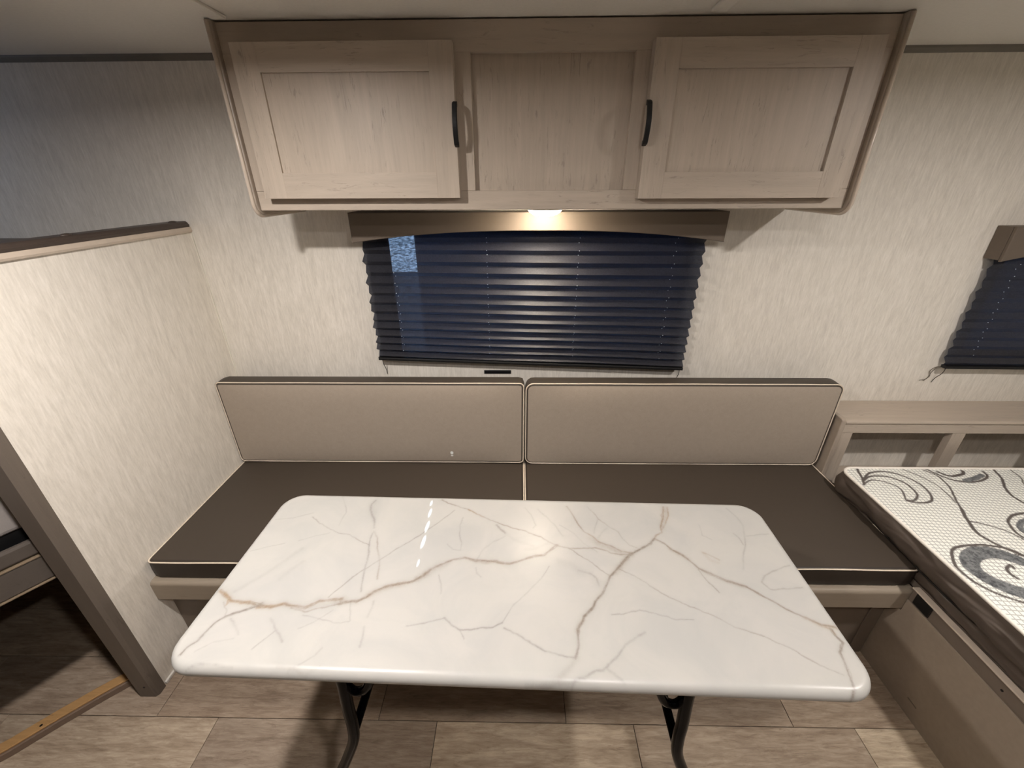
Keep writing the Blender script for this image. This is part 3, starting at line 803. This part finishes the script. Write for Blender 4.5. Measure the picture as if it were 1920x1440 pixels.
# ------------------------------------------------------------------ sofa: base, seat cushions, backrests
YS = -.674
bn = empty('bench_base', (.03, -.36, 0), 'grey-brown bench base with front rail under the sofa cushions', 'bench')
rail = bmesh.new()
prism(rail, [(-.655, .287), (-.655, .371), (-.680, .371)] + arc(-.680, .358, .013, PI / 2, PI, 5) + [(-.693, .293), (-.688, .287)], 'X', PX + .001, 1.272, bev=.001)
build('front_rail', rail, M['rail_w'], bn)
build('front_panel', B(PX + .001, 1.250, -.652, -.640, 0, .287), M['taupe_d'], bn)
build('deck', B(PX + .001, 1.250, -.640, -.002, .355, .371), M['taupe_d'], bn)
build('corner_post', B(1.205, 1.2495, -.657, -.6525, .0, .286, bev=.001), M['taupe_d'], bn)

def upholstery(name, cx, cy, cz, w, h, t, R, orient, mats, puff, label, cat, group, r=.010, nx=90, ny=40, seed=1, pipes=True):
    """w,h half sizes of the main face; t thickness; orient 'seat' (face up) or 'back' (face to -Y)"""
    prof = [(0, 0)] + [(r * math.sin(a), -r * (1 - math.cos(a))) for a in np.linspace(PI / 8, PI / 2, 4)] \
        + [(r + .001, -t * .35), (r + .0015, -t * .5), (r + .001, -t * .7)] + [(r * math.cos(a), -t + r * (1 - math.sin(a))) for a in np.linspace(0, PI / 2, 5)]
    V, F, nt = slab(w - r, h - r, max(R - r, .006), prof, nx, ny, puff)
    rs = np.random.RandomState(seed)
    X, Y = V[:nt, 0], V[:nt, 1]
    fall = (1 - np.abs(X / w) ** 8) * (1 - np.abs(Y / h) ** 8)
    V[:nt, 2] += wob(X, Y, .0006, seed, 7, 4) * fall
    body = empty(name, (cx, cy, cz), label, cat, group)
    if orient == 'seat': T = lambda p: (cx + p[0], cy + p[1], cz + p[2])
    else: T = lambda p: (cx + p[0], cy - p[2], cz + p[1])
    V2 = np.array([T(p) for p in V])
    Ft = [f for f in F if max(f) < nt]; Fs = [f for f in F if max(f) >= nt]
    me = mesh_from('face', V2, Ft)
    def clean(me):
        b = bmesh.new(); b.from_mesh(me); bmesh.ops.delete(b, geom=[v for v in b.verts if not v.link_faces], context='VERTS')
        b.to_mesh(me); b.free()
    clean(me); link('face', me, mats[0], body, True)
    me = mesh_from('boxing', V2, Fs); clean(me); link('boxing', me, mats[1], body, True)
    loop = rrect(w - .001, h - .001, R, 6)
    pts = densify([(p[0], p[1], 0) for p in loop], .02)
    pts = [Vector((p.x, p.y, -.003 + .0012 * math.sin(p.x * 17 + seed) * (1 if orient == 'seat' else .5))) for p in pts]
    build('piping', tube(bmesh.new(), [T(p) for p in pts], .0026, 6, True), mats[2], body, True)
    return body
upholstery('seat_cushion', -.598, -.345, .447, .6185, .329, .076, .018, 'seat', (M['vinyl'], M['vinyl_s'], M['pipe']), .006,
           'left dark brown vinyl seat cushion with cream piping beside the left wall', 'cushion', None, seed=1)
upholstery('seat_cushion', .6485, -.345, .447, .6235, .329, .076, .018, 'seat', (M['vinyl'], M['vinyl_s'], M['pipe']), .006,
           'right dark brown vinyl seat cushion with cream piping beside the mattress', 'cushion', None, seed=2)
upholstery('backrest_cushion', -.5985, -.145, .648, .6175, .1915, .068, .016, 'back', (M['beige'], M['boxing'], M['pipe']), .008,
           'left beige backrest cushion with taupe top leaning behind the sofa seat', 'cushion', None, r=.009, seed=3)
upholstery('backrest_cushion', .6485, -.145, .646, .6215, .1925, .068, .030, 'back', (M['beige'], M['boxing'], M['pipe']), .008,
           'right beige backrest cushion with taupe top beside the shelf headboard', 'cushion', None, r=.009, seed=4)

# ------------------------------------------------------------------ bed on the right
XB = 1.253
bb = empty('bed_base', (2.0, -1.1, 0), 'dark taupe panelled bed base on the right of the floor', 'bed')
sp_ = bmesh.new(); prism(sp_, [(-1.95, 0), (-.20, 0), (-.20, .285), (-.695, .285), (-.695, .338), (-1.95, .338)], 'X', XB, XB + .012, bev=.001)
build('side_panel', sp_, M['taupe'], bb)
build('groove_strip', B(XB + .004, XB + .014, -1.95, -.695, .3385, .345), M['taupe_d'], bb)
build('top_board', B(XB + .002, XB + .016, -1.95, -.695, .3455, .391, bev=.001), M['taupe_d'], bb)
build('edge_lip', B(XB - .006, XB + .016, -1.95, -.695, .3915, .3965, bev=.0015), M['bead'], bb)
build('corner_bracket', B(XB - .003, XB + .0015, -.766, -.712, .347, .388, bev=.002), M['black_m'], bb)
build('screw_hole', tube(bmesh.new(), [(XB + .0025, -.975, .363), (XB + .001, -.975, .363)], .0035, 8), M['black_m'], bb)
build('deck', B(XB + .023, 2.72, -1.95, -.19, .372, .395), M['taupe_d'], bb)
build('end_panel', B(XB + .013, 2.72, -1.95, -1.935, 0, .371), M['taupe'], bb)
build('scratch_mark', B(XB - .0008, XB + .0005, -.868, -.836, .056, .060), M['taupe_d'], bb)

mw, mh = .735, .80
mcx, mcy = XB + .004 + mw, -.268 - mh
mat = empty('mattress', (mcx, mcy, .40), 'white knitted mattress with grey swirls and brown sides on the bed base', 'mattress')
prof = [(0, .538), (.003, .5375), (.006, .535), (.012, .522), (.020, .500), (.020, .480), (.012, .462), (.002, .455), (-.004, .450), (.0, .435), (.0, .415), (-.006, .401), (-.03, .398)]
V, F, nt = slab(mw - .008, mh - .008, .038, prof, 430, 460, .004)
X, Y = V[:, 0] + mcx, V[:, 1] + mcy
sc_ = np.zeros(len(V)); hv = np.zeros(len(V))
wx = X + wob(X, Y, .0007, 5, 60, 4); wy = Y + wob(X, Y, .0007, 6, 60, 4)
for ox, oy in ((0, 0), (.66, -.12), (.05, -.80), (.70, -.92)):
    for w_, q in SWIRLS:
        pts = [(q[k] / 1000 + ox, q[k + 1] / 1000 + oy) for k in range(0, len(q), 2)]
        if len(pts) > 2: pts = [(p[0], p[1]) for p in smooth_path([(a, b, 0) for a, b in pts], 4)]
        ax = [p[0] for p in pts]; ay = [p[1] for p in pts]; m_ = w_ / 2000 + .004
        sel = np.where((wx > min(ax) - m_) & (wx < max(ax) + m_) & (wy > min(ay) - m_) & (wy < max(ay) + m_))[0]
        if not len(sel): continue
        d = polydist(wx[sel], wy[sel], pts)
        k = np.clip((w_ / 2000 - d) / .0022 + .5, 0, 1)
        if (ox, oy) != (0, 0):
            # repeat of the pattern on the part of the cover out of the photograph
            k = k * ((X[sel] > 1.93) | (Y[sel] < -1.0))
        sc_[sel] = np.maximum(sc_[sel], k)
        if w_ > 15: hv[sel] = np.maximum(hv[sel], np.clip(k * 1.5 - .3, 0, 1))
# side wrinkles
sd = np.arange(len(V)) >= nt
zz = V[:, 2]
fall = np.clip((.53 - zz) / .03, 0, 1) * sd
V[:, 0] += np.sign(V[:, 0]) * (np.abs(V[:, 0]) > mw - .03) * fall * wob(V[:, 1], zz * 2.5, .0032, 8, 17, 6)
V[:, 2] += fall * np.clip((zz - .40) / .03, 0, 1) * wob(V[:, 1], V[:, 0], .0034, 9, 12, 4)
V[:, 0] += mcx; V[:, 1] += mcy
Ft = [f for f in F if max(f) < nt]; Fs = [f for f in F if max(f) >= nt]
me = mesh_from('quilted_top', V[:nt], Ft)
at = me.color_attributes.new('swirl', 'FLOAT_COLOR', 'POINT')
at.data.foreach_set('color', np.stack([sc_[:nt], hv[:nt], hv[:nt] * 0, hv[:nt] * 0 + 1], -1).astype('f').ravel())
link('quilted_top', me, M['mattop'], mat, True)
me = mesh_from('side_band', V, Fs); b = bmesh.new(); b.from_mesh(me)
bmesh.ops.delete(b, geom=[v for v in b.verts if not v.link_faces], context='VERTS'); b.to_mesh(me); b.free()
link('side_band', me, M['matside'], mat, True)
loop = densify([(mcx + p[0], mcy + p[1], .537) for p in rrect(mw - .004, mh - .004, .042, 8)], .03)
build('edge_tape', tube(bmesh.new(), loop, .0055, 8, True), M['tape'], mat, True)

sm_ = [(mcx - mw + .0065 + .004 * math.sin(t * 13) + .002 * math.sin(t * 31), mcy + mh - .06 - t, .4535 + .005 * math.sin(t * 9 + 1) + .003 * math.sin(t * 23)) for t in np.linspace(0, 1.5, 90)]
build('crease_shade_line', tube(bmesh.new(), sm_, .0032, 6), M['crease'], mat, True)  # dark tube laid along the crease to imitate its shade

# shelf headboard with open cubbies against the back wall
hb = empty('shelf_headboard', (2.0, -.08, .40), 'greige shelf headboard with open cubbies behind the mattress', 'headboard')
YH = -.17
top = bmesh.new(); prism(top, [(-.002, .674), (-.002, .692)] + [(YH + .004, .692)] + arc(YH + .004, .683, .009, PI / 2, PI * 1.5, 6)[1:], 'X', 1.304, 2.76, bev=.001)
build('top_board', top, M['frame_h'], hb)
build('upper_rail', B(1.304, 2.74, YH, YH + .028, .634, .6735, bev=.001), M['frame_h'], hb)
build('bottom_board', B(1.304, 2.74, YH, -.002, .400 - .068, .346, bev=.001), M['frame_h'], hb)
build('toe_rail', B(1.304, 2.74, YH, YH + .012, .30, .3315, bev=.001), M['frame_h'], hb)
for a, b_ in ((1.304, 1.350), (1.748, 1.800), (2.20, 2.252), (2.69, 2.74)):
    build('upright', B(a, b_, YH + .0003, YH + .028, .3465, .6338, bev=.001), M['frame_v'], hb)
sdp = bmesh.new(); prism(sdp, [(-.002, .37), (-.002, .70), (YH + .006, .70)] + arc(YH + .006, .688, .012, PI / 2, PI, 5)[1:] + [(YH - .006, .37)], 'X', 1.284, 1.3035, bev=.004, seg=3)
build('end_board', sdp, M['slab'], hb)

# ------------------------------------------------------------------ table
TX, TY, TR, TZ = -.0104, -.9356, -.0219, .745
tb = empty('dinette_table', (TX, TY, 0), 'long white gold-veined marble-look table on black curved legs', 'table')
tb.rotation_euler = (0, 0, TR)
tw, th, rb = .6649, .2433, .016
prof = [(0, TZ)] + [(rb * math.sin(a), TZ - rb * (1 - math.cos(a))) for a in np.linspace(PI / 12, PI, 12)]
V, F, nt = slab(tw - rb, th - rb, .042, prof, 830, 300, 0)
X, Y = V[:, 0], V[:, 1]
wx = X + wob(X, Y, .0008, 11, 70, 7); wy = Y + wob(X, Y, .0008, 12, 70, 7)
gs = np.zeros(len(V)); gt = np.zeros(len(V)); mod = .72 + .28 * np.clip(wob(X, Y, .6, 13, 50, 6), -1, 1)
wA = (X + wob(X, Y, .0014, 21, 45, 7), Y + wob(X, Y, .0014, 22, 45, 7)); wB = (X + wob(X, Y, .0016, 31, 38, 7), Y + wob(X, Y, .0016, 32, 38, 7))
VV = []
for v_ in VEINS:
    VV.append(v_ + ((wx, wy),))
    if v_[0] < 7 and v_[1] >= .7:
        VV.append((1.8, v_[1] * .75, v_[2], v_[3], wA)); VV.append((1.6, v_[1] * .6, v_[2], v_[3], wB))
        VV.append((v_[0] * 2.2, .16, v_[2], v_[3], wA))
for w_, s_, t_, q, (wx_, wy_) in VV:
    pts = [(q[k] / 1000, q[k + 1] / 1000) for k in range(0, len(q), 2)]
    ax = [p[0] for p in pts]; ay = [p[1] for p in pts]; W_ = w_ / 2000; m_ = 4 * W_ + .004
    sel = np.where((X > min(ax) - m_) & (X < max(ax) + m_) & (Y > min(ay) - m_) & (Y < max(ay) + m_))[0]
    if not len(sel): continue
    d = polydist(wx_[sel], wy_[sel], pts)
    soft = W_ * (1.0 if w_ < 7 else 1.3)
    core = np.exp(-(d / soft) ** 2) * (1 if w_ < 7 else .8)
    halo = .18 * np.exp(-(d / (soft * 2.6)) ** 2) if w_ < 7 else 0
    k = np.clip((core + halo) * s_ * mod[sel] * 1.15, 0, 1)
    up = k > gs[sel]
    gt[sel] = np.where(k > .03, (gt[sel] * gs[sel] + t_ * k) / (gs[sel] + k + 1e-6), gt[sel])
    gs[sel] = 1 - (1 - gs[sel]) * (1 - k)
# soft grey clouding in the slab
c, s = math.cos(TR), math.sin(TR)
me = mesh_from('tabletop', V, F)
at = me.color_attributes.new('vein', 'FLOAT_COLOR', 'POINT')
at.data.foreach_set('color', np.stack([gs, gt, gt * 0, gt * 0 + 1], -1).astype('f').ravel())
ORG[tb] = Vector((0, 0, 0))
link('tabletop', me, M['marble'], tb, True)
for sx in (-1, 1):
    for sy in (-1, 1):
        x0 = sx * .345 + .004; y0 = sy * .205
        P = smooth_path([(x0 - sx * .004, y0, .712), (x0 - sx * .003, y0, .65), (x0 + sx * .003, y0, .56), (x0 + sx * .005, y0, .50), (x0 + sx * .014, y0, .43), (x0 + sx * .046, y0, .34), (x0 + sx * .085, y0, .24), (x0 + sx * .110, y0, .13), (x0 + sx * .115, y0, .016)], 6)
        lg = build('leg', tube(bmesh.new(), P, .0125, 12), M['black'], tb, True)
        build('foot', lathe(bmesh.new(), [(.018, .016), (.018, .004), (.015, .0005)], P[-1].x, P[-1].y, 16), M['black_m'], lg)
        build('mounting_plate', B(x0 - .03, x0 + .03, y0 - .018, y0 + .018, .708, .7125, bev=.001), M['black'], lg)
        br = smooth_path([(x0 - sx * .002, y0, .665), (x0 - sx * .016, y0, .628), (x0 - sx * .034, y0, .624), (x0 - sx * .052, y0, .645), (x0 - sx * .07, y0, .709)], 5)
        build('brace', tube(bmesh.new(), br, .009, 8), M['black'], tb, True)
    build('crossbar', tube(bmesh.new(), [(sx * .353 + .004, -.20, .46), (sx * .353 + .004, .20, .46)], .010, 10), M['black'], tb, True)
